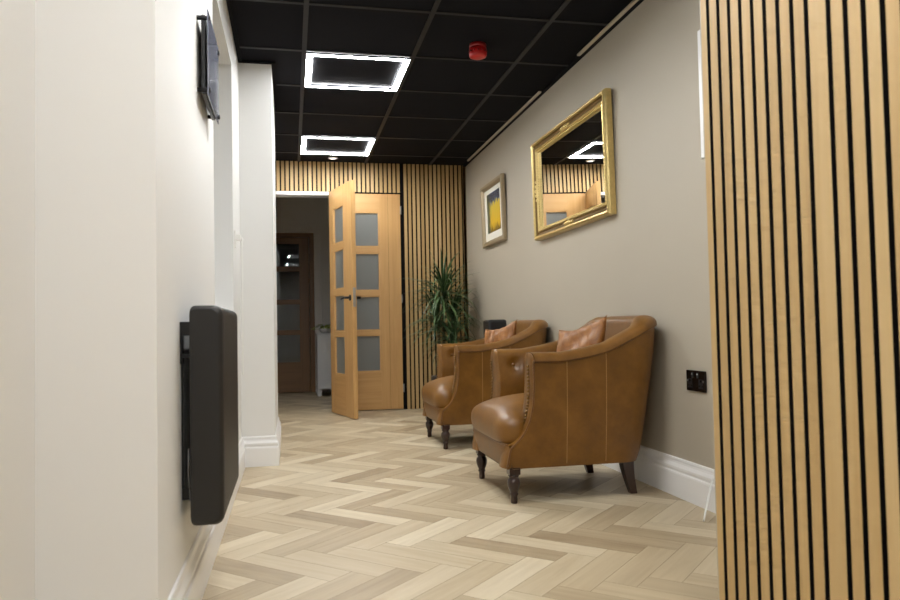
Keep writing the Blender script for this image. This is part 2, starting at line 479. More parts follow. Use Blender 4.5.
# ------------------------------------------------------------------ the dim hall beyond
HALL_C = 2.35
struct(bx('wall_hall_left', M_hall, None, (-1.3, -1.2, YE + 0.14, 10.8, 0, 2.6)))
struct(bx('wall_hall_right', M_hall, None, (2.2, 2.3, YE + 0.14, 10.8, 0, 2.6)))
struct(bx('ceiling_hall', M_hall, None, (-1.3, 2.3, YE + 0.14, 10.8, HALL_C, HALL_C + 0.05)))
FD0, FD1, FDT = -0.62, 0.287, 1.91
wb = MB(); wb.box(-1.2, FD0, YB, YB + 0.12, 0, HALL_C); wb.box(FD1, 2.2, YB, YB + 0.12, 0, HALL_C); wb.box(FD0, FD1, YB, YB + 0.12, FDT, HALL_C)
wb.box(-1.2, 2.2, 10.7, 10.8, 0, HALL_C)
struct(wb.build('wall_hall_back', M_hall))
ar = MB()
for a, b, c, d in ((FD1 - 0.005, FD1 + 0.075, 0, FDT + 0.09), (FD0 - 0.075, FD0 + 0.005, 0, FDT + 0.09)):
    ar.box(a, b, YB - 0.02, YB, c, d)
ar.box(FD0 + 0.005, FD1 - 0.005, YB - 0.02, YB, FDT + 0.01, FDT + 0.09)
struct(ar.build('trim_7', M_hall, None, 0.006))
skirting('baseboard_hall', [(FD1 + 0.076, YB), (2.2, YB)], M_hall)

# ------------------------------------------------------------------ doors
def door_leaf(name, w, h, loc, rz, pane_x0, pane_x1, rows, swap=False, th=0.038, glass=None, z0=0.008, wood_m=(None, None)):
    """leaf in its own frame: hinge edge at x=0, runs along +x, faces -y; thickness towards +y"""
    glass = glass or M_frost
    mv, mh = wood_m[0] or M_door, wood_m[1] or M_door_h
    mb = MB()
    t1, t2 = 0.55, 0.45
    mb.box(0, pane_x0, 0, th, z0, h, 0, t1)
    mb.box(pane_x1, w, 0, th, z0, h, 0, t2)
    zs = [z0] + [z for r in rows for z in r] + [h]
    for i in range(0, len(zs), 2):
        mb.box(pane_x0, pane_x1, 0, th, zs[i], zs[i + 1], 1, 0.5 + 0.05 * (i % 3 - 1))
    o = struct(mb.build(name, [mv, mh], None, 0.0012, 1))
    o.location = loc; o.rotation_euler = (0, 0, rz)
    for a, b in rows:
        MB().box(pane_x0 + 0.0005, pane_x1 - 0.0005, th * 0.4, th * 0.6, a + 0.0005, b - 0.0005).build('glass_pane', glass, o)
        bd = MB()
        for (p, q, r, s) in ((pane_x0, pane_x1, a, a + 0.012), (pane_x0, pane_x1, b - 0.012, b), (pane_x0, pane_x0 + 0.012, a + 0.012, b - 0.012), (pane_x1 - 0.012, pane_x1, a + 0.012, b - 0.012)):
            bd.box(p, q, th * 0.05, th * 0.4, r, s); bd.box(p, q, th * 0.6, th * 0.95, r, s)
        bd.build('glazing_bead', mv, o)
    return o
ROWS = [(0.352, 0.690), (0.728, 1.047), (1.092, 1.442), (1.494, 1.818)]
# closed leaf: hinge on the right
d1 = door_leaf('door_1', 0.640, 1.986, (0.364, YE + 0.002, 0), 0, 0.205, 0.444, ROWS)
g = MB().box(0.5235, 0.5255, -0.0006, 0.0004, 0.01, 1.984); g.build('groove', M_bronze, d1)
for z in (0.16, 0.98, 1.80):
    MB().lathe([(0.005, 0), (0.005, 0.075)], 0.640 + 0.006, -0.002, 10, 0, 'z', z).box(0.638, 0.646, -0.0025, -0.0005, z, z + 0.075).build('hinge', M_steel, d1)
# leaf standing open towards the room
ang = math.atan2(6.2 - 6.805, 0.500 - 0.350)
d2 = door_leaf('door_2', 0.620, 1.986, (0.350, 6.805, 0), ang, 0.115, 0.405, ROWS)
def lever(o, x, ydir, y0):
    mb = MB(); mb.lathe([(0.026, 0), (0.026, 0.006 * ydir), (0.022, 0.009 * ydir), (0.010, 0.011 * ydir), (0.010, 0.05 * ydir), (0.009, 0.052 * ydir)], x, y0, 18, 0, 'y', 1.008)
    mb.tube([(x, y0 + 0.045 * ydir, 1.008), (x - 0.02, y0 + 0.047 * ydir, 1.009), (x - 0.06, y0 + 0.047 * ydir, 1.006), (x - 0.105, y0 + 0.045 * ydir, 1.001), (x - 0.122, y0 + 0.040 * ydir, 0.998)], [0.010, 0.010, 0.009, 0.008, 0.006], 10)
    mb.build('door_handle', M_blackmetal, o)
lever(d2, 0.570, -1, 0.0); lever(d2, 0.570, 1, 0.038)
MB().box(0.6195, 0.6215, 0.008, 0.030, 0.93, 1.09).build('latch_plate', M_steel, d2)
# far door of the dim hall
M_fw = wood('walnut_tone_door', srgb(100, 72, 44), srgb(126, 92, 58), srgb(142, 106, 68), 0.45, tone_w=0.4)
M_fwh = wood('walnut_tone_door_cross', srgb(100, 72, 44), srgb(126, 92, 58), srgb(142, 106, 68), 0.45, axis='x', tone_w=0.4)
fr = MB(); fr.box(FD1 - 0.06, FD1 - 0.001, YB + 0.002, YB + 0.1, 0, FDT - 0.002); fr.box(FD0 + 0.001, FD0 + 0.06, YB + 0.002, YB + 0.1, 0, FDT - 0.002); fr.box(FD0 + 0.06, FD1 - 0.06, YB + 0.002, YB + 0.1, FDT - 0.05, FDT - 0.002)
d3f = struct(fr.build('trim_8', M_fw, None, 0.003))
d3 = door_leaf('door_3', 0.775, 1.855, (-0.553, YB + 0.02, 0), math.radians(0.6), 0.31, 0.672, [(0.352, 0.70), (0.735, 1.065), (1.10, 1.46), (1.495, 1.79)], glass=M_glass, wood_m=(M_fw, M_fwh))

# ------------------------------------------------------------------ ceiling fittings
def led_frame(x, y, label):
    t = thing('ceiling_light', label, 'ceiling light', (x + 0.3, y + 0.3, CEIL), 0, 'square LED frame ceiling lights')
    def ring(mb, o, i, z0, z1):
        for (a, b, c, d) in ((-o, o, -o, -i), (-o, o, i, o), (-o, -i, -i, i), (i, o, -i, i)):
            mb.box(a, b, c, d, z0, z1)
    h = MB(); ring(h, 0.291, 0.286, -0.016, -0.0065); ring(h, 0.253, 0.249, -0.016, -0.0065); h.build('housing', M_bar, t)
    e = MB(); ring(e, 0.2855, 0.2535, -0.014, -0.0065); e.build('diffuser', M_led, t)
    return t
gx = 0.0896
led_frame(gx, 4.0882, 'glowing square LED frame in the black ceiling, nearer one in view, larger and whole')
led_frame(gx, 5.8882, 'glowing square LED frame in the black ceiling, farther one beside the slatted end wall')
led_frame(gx, 2.2882, 'glowing square LED frame in the black ceiling, above the near armchair and outside the view')
led_frame(gx, 0.4882, 'glowing square LED frame in the black ceiling, directly over the camera')
led_frame(gx, -1.3118, 'glowing square LED frame in the black ceiling, behind the camera')

t = thing('ceiling_alarm_sounder', 'round red alarm sounder on the black ceiling tile', 'fire alarm', (1.005, 3.86, CEIL))
MB().lathe([(0.045, 0.0), (0.046, -0.012), (0.046, -0.018), (0.040, -0.020)], n=28).build('base', plain('red_base', srgb(150, 20, 22), 0.4), t)
MB().lathe([(0.038, -0.020), (0.047, -0.024), (0.048, -0.062), (0.044, -0.070), (0.030, -0.076), (0.012, -0.078)], n=28).build('sounder_body', M_red, t)
mb = MB()
for k in range(14):
    a = 2 * PI * k / 14; mb.ball((0.0472 * math.cos(a), 0.0472 * math.sin(a), -0.044), 0.005, 8)
mb.build('sounder_rib', plain('dark_red', srgb(120, 14, 16), 0.4), t)

t = thing('downlight', 'small round white downlight between far LED frame and slatted wall', 'downlight', (0.384, 6.655, CEIL))
MB().lathe([(0.042, -0.0005), (0.043, -0.006), (0.034, -0.010), (0.030, -0.008)], n=28).build('bezel', M_plastic, t)
MB().lathe([(0.028, -0.006), (0.028, -0.0085), (0.01, -0.0095)], n=24).build('lens', M_spot, t)

# ------------------------------------------------------------------ frames on the taupe wall
def frame_sweep(mb, y0, y1, z0, z1, prof, m=0):
    """prof: (inset from outer edge, distance off the wall); sweep round the rectangle on the wall x = 0, room at -x"""
    rows = []
    for (sy, sz, by, bz) in ((1, 1, y0, z0), (-1, 1, y1, z0), (-1, -1, y1, z1), (1, -1, y0, z1)):
        rows.append([(-d, by + sy * i, bz + sz * i) for i, d in prof])
    mb.grid(rows, m, False, True, False)
def wall_mirror():
    y0, y1, z0, z1 = 3.53, 4.72, 1.308, 1.955
    cy = (y0 + y1) / 2
    t = thing('wall_mirror', 'large landscape mirror in an ornate gold frame on the taupe wall', 'mirror', (XR - 0.002, cy, z0))
    t.rotation_euler = (0, -math.radians(1.0), 0)
    a, b, hh = y0 - cy, y1 - cy, z1 - z0
    m = MB(); frame_sweep(m, a, b, 0, hh, [(0.0, 0.0), (0.0, 0.030), (0.004, 0.040), (0.012, 0.046), (0.020, 0.044), (0.026, 0.036)]); m.build('outer_moulding', M_gold, t)
    m = MB(); frame_sweep(m, a, b, 0, hh, [(0.026, 0.036), (0.032, 0.028), (0.042, 0.023), (0.050, 0.024)]); m.build('cove_moulding', M_bronze, t)
    m = MB(); frame_sweep(m, a, b, 0, hh, [(0.050, 0.024), (0.052, 0.031), (0.057, 0.033), (0.062, 0.031), (0.066, 0.024), (0.072, 0.020), (0.076, 0.014), (0.076, 0.006)]); m.build('inner_moulding', M_gold, t)
    bd = MB()
    I = 0.069; n1 = int((b - a - 2 * I) / 0.016); n2 = int((hh - 2 * I) / 0.016)
    for k in range(n1 + 1):
        y = a + I + (b - a - 2 * I) * k / n1
        for z in (I, hh - I): bd.ball((-0.024, y, z), 0.0062, 6)
    for k in range(1, n2):
        z = I + (hh - 2 * I) * k / n2
        for y in (a + I, b - I): bd.ball((-0.024, y, z), 0.0062, 6)
    bd.build('beading', M_gold, t)
    # carved outer rope edge
    rp = MB(); n1 = int((b - a) / 0.02); n2 = int(hh / 0.02)
    for k in range(n1 + 1):
        for z in (0.012, hh - 0.012): rp.ball((-0.042, a + 0.012 + (b - a - 0.024) * k / n1, z), 0.008, 6, 0, (0.8, 1.0, 0.7))
    for k in range(1, n2):
        for y in (a + 0.012, b - 0.012): rp.ball((-0.042, y, 0.012 + (hh - 0.024) * k / n2), 0.008, 6, 0, (0.8, 0.7, 1.0))
    rp.build('rope_edge', M_gold, t)
    def orn(cy_, cz, along):
        o = MB()
        for q in (-2, -1, 0, 1, 2):
            s = 0.017 - 0.003 * abs(q)
            p = (-0.028, cy_ + (q * 0.030 if along == 'y' else 0), cz + (q * 0.030 if along == 'z' else 0))
            o.ball(p, s, 10, 0, (0.7, 1, 1))
        o.build('ornament', M_gold, t)
    orn(0, 0.040, 'y'); orn(0, hh - 0.040, 'y'); orn(a + 0.040, hh / 2, 'z'); orn(b - 0.040, hh / 2, 'z')
    MB().box(-0.012, -0.002, a + 0.07, b - 0.07, 0.07, hh - 0.07).build('mirror_glass', M_mirror, t)
    MB().box(-0.002, 0, a + 0.01, b - 0.01, 0.01, hh - 0.01).build('backing_board', M_bronze, t)
wall_mirror()
def wall_picture():
    y0, y1, z0, z1 = 5.49, 6.125, 1.408, 1.920
    cy = (y0 + y1) / 2; a, b, hh = y0 - cy, y1 - cy, z1 - z0
    t = thing('framed_picture', 'framed yellow and blue abstract print on the taupe wall above the plant', 'picture', (XR - 0.002, cy, z0))
    t.rotation_euler = (0, -math.radians(1.3), 0)
    m = MB(); frame_sweep(m, a, b, 0, hh, [(0, 0), (0, 0.028), (0.006, 0.034), (0.026, 0.032), (0.040, 0.022), (0.046, 0.014), (0.046, 0.006)]); m.build('frame', M_champ, t)
    MB().box(-0.009, -0.001, a + 0.03, b - 0.03, 0.03, hh - 0.03).build('mount', M_mat, t)
    MB().box(-0.0105, -0.0085, a + 0.125, b - 0.125, 0.105, hh - 0.085).build('print', M_art, t)
wall_picture()
def white_board():
    y0, y1, z0, z1 = 1.95, 2.69, 1.40, 1.918
    cy = (y0 + y1) / 2; a, b, hh = y0 - cy, y1 - cy, z1 - z0
    t = thing('wall_board', 'white framed board on the taupe wall half hidden by the slatted partition', 'wall board', (XR - 0.002, cy, z0))
    m = MB(); frame_sweep(m, a, b, 0, hh, [(0, 0), (0, 0.016), (0.003, 0.020), (0.032, 0.020), (0.036, 0.016), (0.036, 0.006)]); m.build('frame', M_trim, t)
    MB().box(-0.010, -0.001, a + 0.02, b - 0.02, 0.02, hh - 0.02).build('panel', M_mat, t)
white_board()

# ------------------------------------------------------------------ double socket
def socket():
    y0, y1, z0, z1 = 2.734, 2.880, 0.464, 0.550
    cy, cz = (y0 + y1) / 2, (z0 + z1) / 2
    t = thing('double_socket', 'black nickel double wall socket low on the taupe wall', 'socket', (XR, cy, cz))
    w, h = 0.073, 0.043
    bx('face_plate', M_nickel, t, (-0.009, -0.0004, -w, w, -h, h), 0.003)
    for s in (-1, 1):
        bx('rocker_switch', M_plastic_black, t, (-0.0125, -0.009, s * 0.02 - 0.007, s * 0.02 + 0.007, 0.012, 0.034), 0.0015)
        ins = MB()
        ins.box(-0.0096, -0.0088, s * 0.042 - 0.018, s * 0.042 + 0.018, -0.030, 0.008)
        i_ = ins.build('socket_insert', M_plastic_black, t)
        pn = MB(); c = s * 0.042
        for (a, b, p, q) in ((c - 0.004, c + 0.004, -0.004, 0.006), (c - 0.014, c - 0.007, -0.022, -0.017), (c + 0.007, c + 0.014, -0.022, -0.017)):
            pn.box(-0.0100, -0.0094, a, b, p, q)
        pn.build('pin_hole', M_felt, i_)
        MB().lathe([(0.0045, -0.0085), (0.0045, -0.0102), (0.003, -0.0106)], 0, s * 0.060, 12, 0, 'x', 0.0).build('screw', M_steel, t)
        bx('indicator', M_plastic, t, (-0.0130, -0.0124, s * 0.02 - 0.003, s * 0.02 + 0.003, 0.026, 0.030))
socket()
# white lead from the skirting down to the floor
c = MB(); pts = []
for k in range(13):
    q = k / 12
    pts.append((1.604 - 0.100 * q, 2.672 - 0.100 * q, 0.130 - 0.126 * q))
c.tube(pts, 0.0038, 8)
tag(c.build('power_lead', M_plastic), 'thin white lead slanting from the skirting to the floor by the partition', 'cable')

# ------------------------------------------------------------------ left wall fittings
def heater():
    t = thing('panel_heater', 'black ribbed panel heater mounted low on the white left wall', 'heater', (XL, 2.2, 0.27))
    # body: rounded box with vertical ribs on its front
    x0, x1 = 0.025, 0.104; a, b = -0.25, 0.30; h = 0.545; r = 0.022
    mb = MB(); rows = []
    n = 46
    def section(y, inset, front):
        xa, xb = x0 + inset * 0.0, x1 - inset + front
        z0, z1 = inset, h - inset
        out = []
        for (cx, cz, s) in ((xb - r, z0 + r, -90), (xb - r, z1 - r, 0), (xa + r * 0.6, z1 - r * 0.6, 90), (xa + r * 0.6, z0 + r * 0.6, 180)):
            rr = r if cx > (xa + xb) / 2 else r * 0.6
            for k in range(5):
                an = math.radians(s + 90 * k / 4); out.append((cx + rr * math.cos(an), y, cz + rr * math.sin(an)))
        return out
    rows.append(section(a, 0.010, 0)); rows.append(section(a + 0.003, 0.004, 0)); rows.append(section(a + 0.010, 0.0, 0))
    y = a + 0.03
    while y < b - 0.03:
        rows.append(section(y, 0, 0)); rows.append(section(y + 0.003, 0, -0.004)); rows.append(section(y + 0.010, 0, -0.004)); rows.append(section(y + 0.013, 0, 0)); y += 0.038
    rows.append(section(b - 0.010, 0, 0)); rows.append(section(b - 0.003, 0.004, 0)); rows.append(section(b, 0.010, 0))
    bb = mb.grid(rows, 0, True, False, True); k = len(rows[0])
    mb.face([bb + j for j in range(k)]); mb.face([bb + (len(rows) - 1) * k + j for j in range(k)])
    o = mb.build('heater_body', M_heater, t)
    e = o.modifiers.new('Edge', 'EDGE_SPLIT'); e.split_angle = math.radians(50)
    for yy in (-0.235, 0.20):
        bk = MB(); bk.box(0.0005, 0.006, yy, yy + 0.030, 0.40, 0.505); bk.box(0.006, 0.030, yy, yy + 0.004, 0.47, 0.505); bk.box(0.0005, 0.004, yy + 0.02, yy + 0.03, 0.06, 0.40); bk.box(0.004, 0.030, yy + 0.02, yy + 0.03, 0.06, 0.09)
        bk.box(0.006, 0.030, yy, yy + 0.004, 0.415, 0.425)
        bk.build('wall_bracket', M_blackmetal, t)
    MB().tube([(0.019, -0.235, 0.19), (0.019, -0.235, 0.13), (0.022, -0.230, 0.06)], 0.0016, 8).build('pipe', M_steel, t)
heater()

def wall_sign():
    t = thing('wall_sign', 'glossy dark glass sign plate on black standoffs on the white left wall', 'sign', (XL, 2.525, 1.475))
    bx('back_plate', M_plastic_black, t, (0.012, 0.024, -0.15, 0.15, 0.004, 0.250), 0.001)
    bx('front_plate', plain('smoked_acrylic', srgb(120, 124, 140), 0.06, spec=0.8), t, (0.031, 0.035, -0.165, 0.165, -0.005, 0.262), 0.0006)
    for yy in (-0.15, 0.15):
        for zz in (0.016, 0.240):
            MB().lathe([(0.007, 0.0), (0.007, 0.031), (0.008, 0.0352), (0.008, 0.039), (0.006, 0.040)], 0, yy, 14, 0, 'x', zz).build('standoff', M_blackmetal, t)
wall_sign()

def pull_cord():
    t = thing('pull_cord', 'white looped cord hanging from a small white wall bracket near the pilaster', 'cord', (XL, 3.90, 1.20))
    b = MB(); b.box(0, 0.006, -0.02, 0.02, -0.03, 0.055); b.box(0.006, 0.030, -0.016, 0.016, 0.005, 0.035); b.tube([(0.030, 0, 0.02), (0.036, 0, 0.012), (0.034, 0, -0.012)], 0.006, 8)
    b.build('bracket', M_plastic, t, 0.002)
    pts = []
    for k in range(41):
        q = k / 40
        if q < 0.45: z = 0.0 - q / 0.45 * 0.655; y = -0.014
        elif q > 0.55: z = -0.655 + (q - 0.55) / 0.45 * 0.655; y = 0.014
        else:
            an = (q - 0.45) / 0.10 * PI; y = -0.014 * math.cos(an); z = -0.655 - 0.014 * math.sin(an)
        pts.append((0.034 + 0.002 * q, y, z))
    MB().tube(pts, 0.0022, 6).build('cord_loop', M_plastic, t)
pull_cord()

# ------------------------------------------------------------------ leather tub armchairs
W2 = 0.305
def half_w(z): return 0.301 + 0.032 * min(1, max(0, (z - 0.15) / 0.45))
UF = [(0.15, 0.0), (0.235, 0.016), (0.255, 0.040), (0.28, 0.064), (0.31, 0.084), (0.35, 0.103), (0.42, 0.116), (0.50, 0.119), (0.58, 0.116), (0.62, 0.116), (0.80, 0.120)]
HT = [(0.0, 0.600), (0.25, 0.598), (0.36, 0.614), (0.45, 0.634), (0.56, 0.684), (0.64, 0.724), (0.70, 0.742)]
def back_depth(z): return 0.622 + 0.100 * max(0, (z - 0.15) / 0.60)
def plan(tt, z):
    """outer outline at height z; tt 0..1 from near arm front to far arm front -> (u, v, nu, nv) with the inward normal"""
    s = tt if tt <= 0.5 else 1 - tt
    D = back_depth(z); W2 = half_w(z); r = 0.085 + 0.04 * min(1, max(0, (z - 0.15) / 0.6)); U1 = D - r; u0 = lerp_table(UF, z)
    if s < 0.32:
        u, v, n = u0 + (U1 - u0) * s / 0.32, -W2, (0, 1)
    elif s < 0.42:
        a = (s - 0.32) / 0.10 * PI / 2
        u, v, n = U1 + r * math.sin(a), -W2 + r - r * math.cos(a), (-math.sin(a), math.cos(a))
    else:
        u, v, n = D, (-W2 + r) + (W2 - r) * (s - 0.42) / 0.08, (-1, 0)
    if tt > 0.5: return u, -v, n[0], -n[1]
    return u, v, n[0], n[1]
def rim(tt):
    z = 0.62
    for _ in range(4):
        u, v, a, b = plan(tt, z); z = lerp_table(HT, u)
    return z
TS = [i / 80 for i in range(81)]
def thick(tt):
    s = min(tt, 1 - tt); return 0.112 - 0.010 * smooth((s - 0.15) / 0.2)
BUTTONS = []
for z, ss in ((0.555, (0.055, 0.17, 0.28, 0.39, 0.5)), (0.43, (0.11, 0.225, 0.335, 0.445))):
    for s in ss: BUTTONS += [(s, z)] + ([(1 - s, z)] if s != 0.5 else [])
def arc_xy(tt): return tt * 2.05
def inner_pt(tt, z, H, T):
    u, v, a, b = plan(tt, min(z, H))
    d = T
    q = (z - 0.30) / max(0.05, H - 0.30)
    bulge = 0.016 * math.sin(PI * min(1, max(0, q)))
    dip = 0
    for bs, bz in BUTTONS:
        e = ((arc_xy(tt) - arc_xy(bs)) ** 2 + (z - bz) ** 2)
        if e < 0.02: dip += 0.024 * math.exp(-e / (0.026 ** 2)) + 0.006 * math.exp(-e / (0.06 ** 2))
    d += bulge - dip
    return (u + a * d, v + b * d, z)
def make_chair(label):
    root = thing('leather_armchair', label, 'armchair', (0.88, 3.335, 0), 0, 'tan leather tub armchairs')
    # outer shell
    mb = MB(); rows = []
    for tt in TS:
        H = rim(tt); row = []
        for k in range(15):
            z = 0.15 + (H - 0.15) * k / 14
            u, v, a, b = plan(tt, z)
            bul = -0.006 * math.sin(PI * k / 14)
            if k == 0: u, v, z = u + a * 0.008, v + b * 0.008, z - 0.004
            row.append((u + a * bul, v + b * bul, z))
        rows.append(row)
    mb.grid(rows, 0, True)
    mb.build('outer_shell', M_leather, root)
    # seams on the side panels
    for tt in (0.135, 0.232, 0.865, 0.768):
        pts = []
        for k in range(14):
            z = 0.16 + (rim(tt) - 0.17) * k / 13
            uu = {0.135: 0.262, 0.865: 0.262, 0.232: 0.44, 0.768: 0.44}[tt]
            s = -1 if tt < 0.5 else 1
            pts.append((uu, s * (half_w(z) + 0.0062 * math.sin(PI * k / 13) - 0.0006), z))
        MB().tube(pts, 0.0018, 6).build('side_seam', M_seam_l, root)
    # padded inner back and arms with the rolled top
    mb = MB(); rows = []
    for tt in TS:
        H = rim(tt); T = thick(tt); row = []
        u, v, a, b = plan(tt, H)
        rise = 0.035 + 0.008 * smooth((min(tt, 1 - tt) - 0.2) / 0.2)
        o = 0.006
        for k in range(11):
            an = PI * k / 10
            d = (T + o) / 2 - o - (T / 2 + o + 0.0) * math.cos(an) * (1.0 if an < PI / 2 else 0.93)
            row.append((u + a * d, v + b * d, H + rise * math.sin(an) ** 0.8 if 0 < k < 10 else H))
        for k in range(1, 27):
            z = H - (H - 0.20) * k / 26
            row.append(inner_pt(tt, z, H, T))
        rows.append(row)
    bb = mb.grid(rows, 0, True)
    mb.build('inner_back', M_leather, root)
    # front facing panel of each arm, softly domed
    for side in (0, 1):
        tt = 0.0 if side == 0 else 1.0
        H = rim(tt); T = thick(tt); mb = MB(); rows = []
        sg = -1 if side == 0 else 1
        for k in range(27):
            q = k / 26; z = 0.150 + (H + 0.0335 - 0.150) * q
            u0 = lerp_table(UF, z)
            if z <= H: d0, d1 = -0.001, T + 0.016 * math.sin(PI * min(1, max(0, (z - 0.30) / (H - 0.30))))
            else:
                c = math.sqrt(max(0.02, 1 - ((z - H) / 0.035) ** 2)); mid = T / 2; hw = (T / 2 + 0.005) * c
                d0, d1 = mid - hw, mid + hw
            row = []
            for j in range(9):
                w = j / 8; d = d0 + (d1 - d0) * w
                row.append((u0 - 0.016 * math.sin(PI * w) ** 0.6, sg * (half_w(min(z, H)) - d), z))
            rows.append(row)
        mb.grid(rows, 0, True)
        mb.build('arm_front', M_leather, root)
        # brass nails up the facing
        nl = MB(); z = 0.235; pz = 0.235
        k = 0
        while z < 0.585:
            u0 = lerp_table(UF, z)
            du = (lerp_table(UF, z + 0.002) - u0) / 0.002
            q = math.sqrt(1 + du * du)
            nl.ball((u0 - 0.0145 - 0.002 / q, sg * (half_w(z) - 0.034), z + 0.002 * du / q), 0.0062, 8)
            # equal spacing along the curve
            z += 0.0150 / q
        nl.build('nailhead_trim', M_nail, root)
        # piping down the facing edge
        pts = []
        for k in range(40):
            z = 0.16 + (H - 0.16) * k / 39
            pts.append((lerp_table(UF, z) - 0.003, sg * (half_w(z) + 0.003), z))
        MB().tube(pts, 0.0042, 6).build('piping', M_piping, root)
    # piping under the roll
    pts = []
    for tt in TS:
        H = rim(tt); u, v, a, b = plan(tt, H)
        pts.append((u - a * 0.004, v - b * 0.004, H - 0.002))
    MB().tube(pts, 0.0046, 8).build('piping', M_piping, root)
    # buttons
    for s, z in BUTTONS:
        H = rim(s)
        if z > H - 0.02: continue
        p = inner_pt(s, z, H, thick(s)); u, v, a, b = plan(s, z)
        MB().ball((p[0] + a * 0.003, p[1] + b * 0.003, z), 0.011, 12).build('button', M_leather, root)
    # front rail and underside
    mb = MB(); rows = []
    for (x, z) in ((0.03, 0.146), (0.006, 0.146), (0.000, 0.152), (-0.008, 0.20), (-0.013, 0.240), (-0.010, 0.250), (0.06, 0.252)):
        rows.append([(x + 0.02 * abs(v / 0.30) ** 8, v, z) for v in [-0.303 + 0.606 * k / 24 for k in range(25)]])
    mb.grid(rows, 0, True); mb.build('front_rail', M_leather, root)
    MB().tube([(-0.010 + 0.018 * abs(v / 0.30) ** 8, v, 0.248) for v in [-0.296 + 0.592 * k / 24 for k in range(25)]], 0.0045, 8).build('piping', M_piping, root)
    mb = MB(); rows = []
    for rr in (0.02, 1):
        row = []
        for tt in TS:
            u, v, a, b = plan(tt, 0.15)
            row.append((0.3 + (u + a * 0.012 - 0.3) * rr, (v + b * 0.012) * rr, 0.149))
        rows.append(row)
    mb.grid(rows, 0, False, False, True); mb.build('dust_cover', M_felt, root)
    # seat cushion: crowned, full front edge
    mb = MB(); rows = []
    NA, NB = 26, 56
    cu, hu, hv = 0.262, 0.290, 0.212
    def se(c, e): return math.copysign(abs(c) ** e, c)
    for i in range(NA + 1):
        ph = -PI / 2 + PI * i / NA
        row = []
        up_ = ph > 0
        for j in range(NB):
            th = 2 * PI * j / NB
            cp = abs(math.cos(ph)) ** (0.62 if up_ else 0.06)
            x = cu + hu * cp * se(math.cos(th), 0.27)
            y = hv * cp * se(math.sin(th), 0.22)
            zz = se(math.sin(ph), 0.80 if up_ else 1.0)
            z = 0.307 + (0.099 if up_ else 0.064) * zz
            if up_: z += 0.030 * zz * (1 - ((x - cu) / hu) ** 2) * (1 - (y / hv) ** 2)
            if not up_ : x += 0.002 * smooth(-zz) * (1 if x < cu else 0)
            # the front flares out to the width of the arms
            y *= 1 + 0.42 * smooth((0.145 - x) / 0.085) * smooth((0.46 - z) / 0.12)
            row.append((x, y, z))
        rows.append(row)
    mb.grid(rows, 0, True, False, True); mb.build('seat_cushion', M_leather, root)
    # legs
    for s in (-1, 1):
        lg = MB(); lg.box(-0.0235, 0.0235, -0.0235, 0.0235, 0.122, 0.152)
        lg.lathe([(0.020, 0.122), (0.0245, 0.117), (0.020, 0.111), (0.0185, 0.107), (0.025, 0.100), (0.0275, 0.088), (0.0255, 0.072), (0.020, 0.056), (0.0150, 0.046), (0.0175, 0.042), (0.0185, 0.038), (0.0150, 0.033), (0.0140, 0.028), (0.0150, 0.006), (0.0130, 0.0)], n=20)
        o = lg.build('leg', M_leg, root); o.location = (0.034, s * 0.272, 0)
    for s in (-1, 1):
        lg = MB(); rows = []
        for k in range(11):
            q = k / 10; z = 0.165 - 0.165 * q
            x = 0.562 + 0.028 * q ** 1.7; h = 0.029 - 0.013 * q; y = s * (0.236 + 0.006 * q)
            rows.append([(x - h, y - h * 0.9, z), (x + h, y - h * 0.9, z), (x + h, y + h * 0.9, z), (x - h, y + h * 0.9, z)])
        b0 = lg.grid(rows, 0, False, False, True); lg.face([b0 + 40 + j for j in range(4)]); lg.face([b0 + j for j in range(4)])
        lg.build('leg', M_leg, root, 0.003)
    return root
ch1 = make_chair('tan leather tub armchair nearest the camera, buttoned back, turned dark legs')
ch2 = copy_tree(ch1)
ch2.location = (0.888, 4.800, 0)
ch2['label'] = 'tan leather tub armchair farther off, beside the potted plant and partly behind another'

def pillow(name, label, loc, rot, sz=0.36, seed=1, top=0.052):
    random.seed(seed)
    mb = MB(); n = 22; top_rows, bot_rows = [], []
    ph = [rnd(0, 6) for _ in range(6)]
    for i in range(n + 1):
        a = -1 + 2 * i / n; r1, r2 = [], []
        for j in range(n + 1):
            b = -1 + 2 * j / n
            edge = (1 - a ** 2) * (1 - b ** 2)
            pin = 1 - 0.15 * (1 - b * b) * abs(a) ** 2
            pin2 = 1 - 0.15 * (1 - a * a) * abs(b) ** 2
            x, y = a * sz / 2 * pin, b * sz / 2 * pin2
            th = top * max(0, edge) ** 0.42
            wr = 0.006 * math.sin(9 * a + 4 * b + ph[0]) * edge ** 0.3 + 0.004 * math.sin(17 * b - 6 * a + ph[1]) * edge ** 0.3 if edge > 0 else 0
            bend = 0.02 * (a * a + b * b) * 0.5
            r1.append((x, y, th + wr + bend)); r2.append((x, y, -th * 0.9 + wr * 0.4 + bend))
        top_rows.append(r1); bot_rows.append(r2)
    mb.grid(top_rows, 0, True); mb.grid(bot_rows, 0, True)
    o = mb.build(name, M_satin, None, weld=True)
    o.location = loc; o.rotation_euler = rot
    tag(o, label, 'cushion', 'copper satin cushions on the armchairs')
    return o
def place_pillow(label, ctr, lean, yaw, roll, seed):
    # local z of the pillow faces -X of the room, leaning back
    Rm = Matrix.Rotation(yaw, 4, 'Z') @ Matrix.Rotation(-(PI / 2 - lean), 4, 'Y') @ Matrix.Rotation(roll, 4, 'Z')
    return pillow('cushion', label, ctr, Rm.to_euler(), 0.375, seed)
place_pillow('copper satin cushion leaning in the near armchair', (1.330, 3.330, 0.578), math.radians(20), math.radians(13), math.radians(11), 3)
place_pillow('copper satin cushion leaning in the farther armchair by the plant', (1.335, 4.755, 0.580), math.radians(20), math.radians(16), math.radians(10), 5)

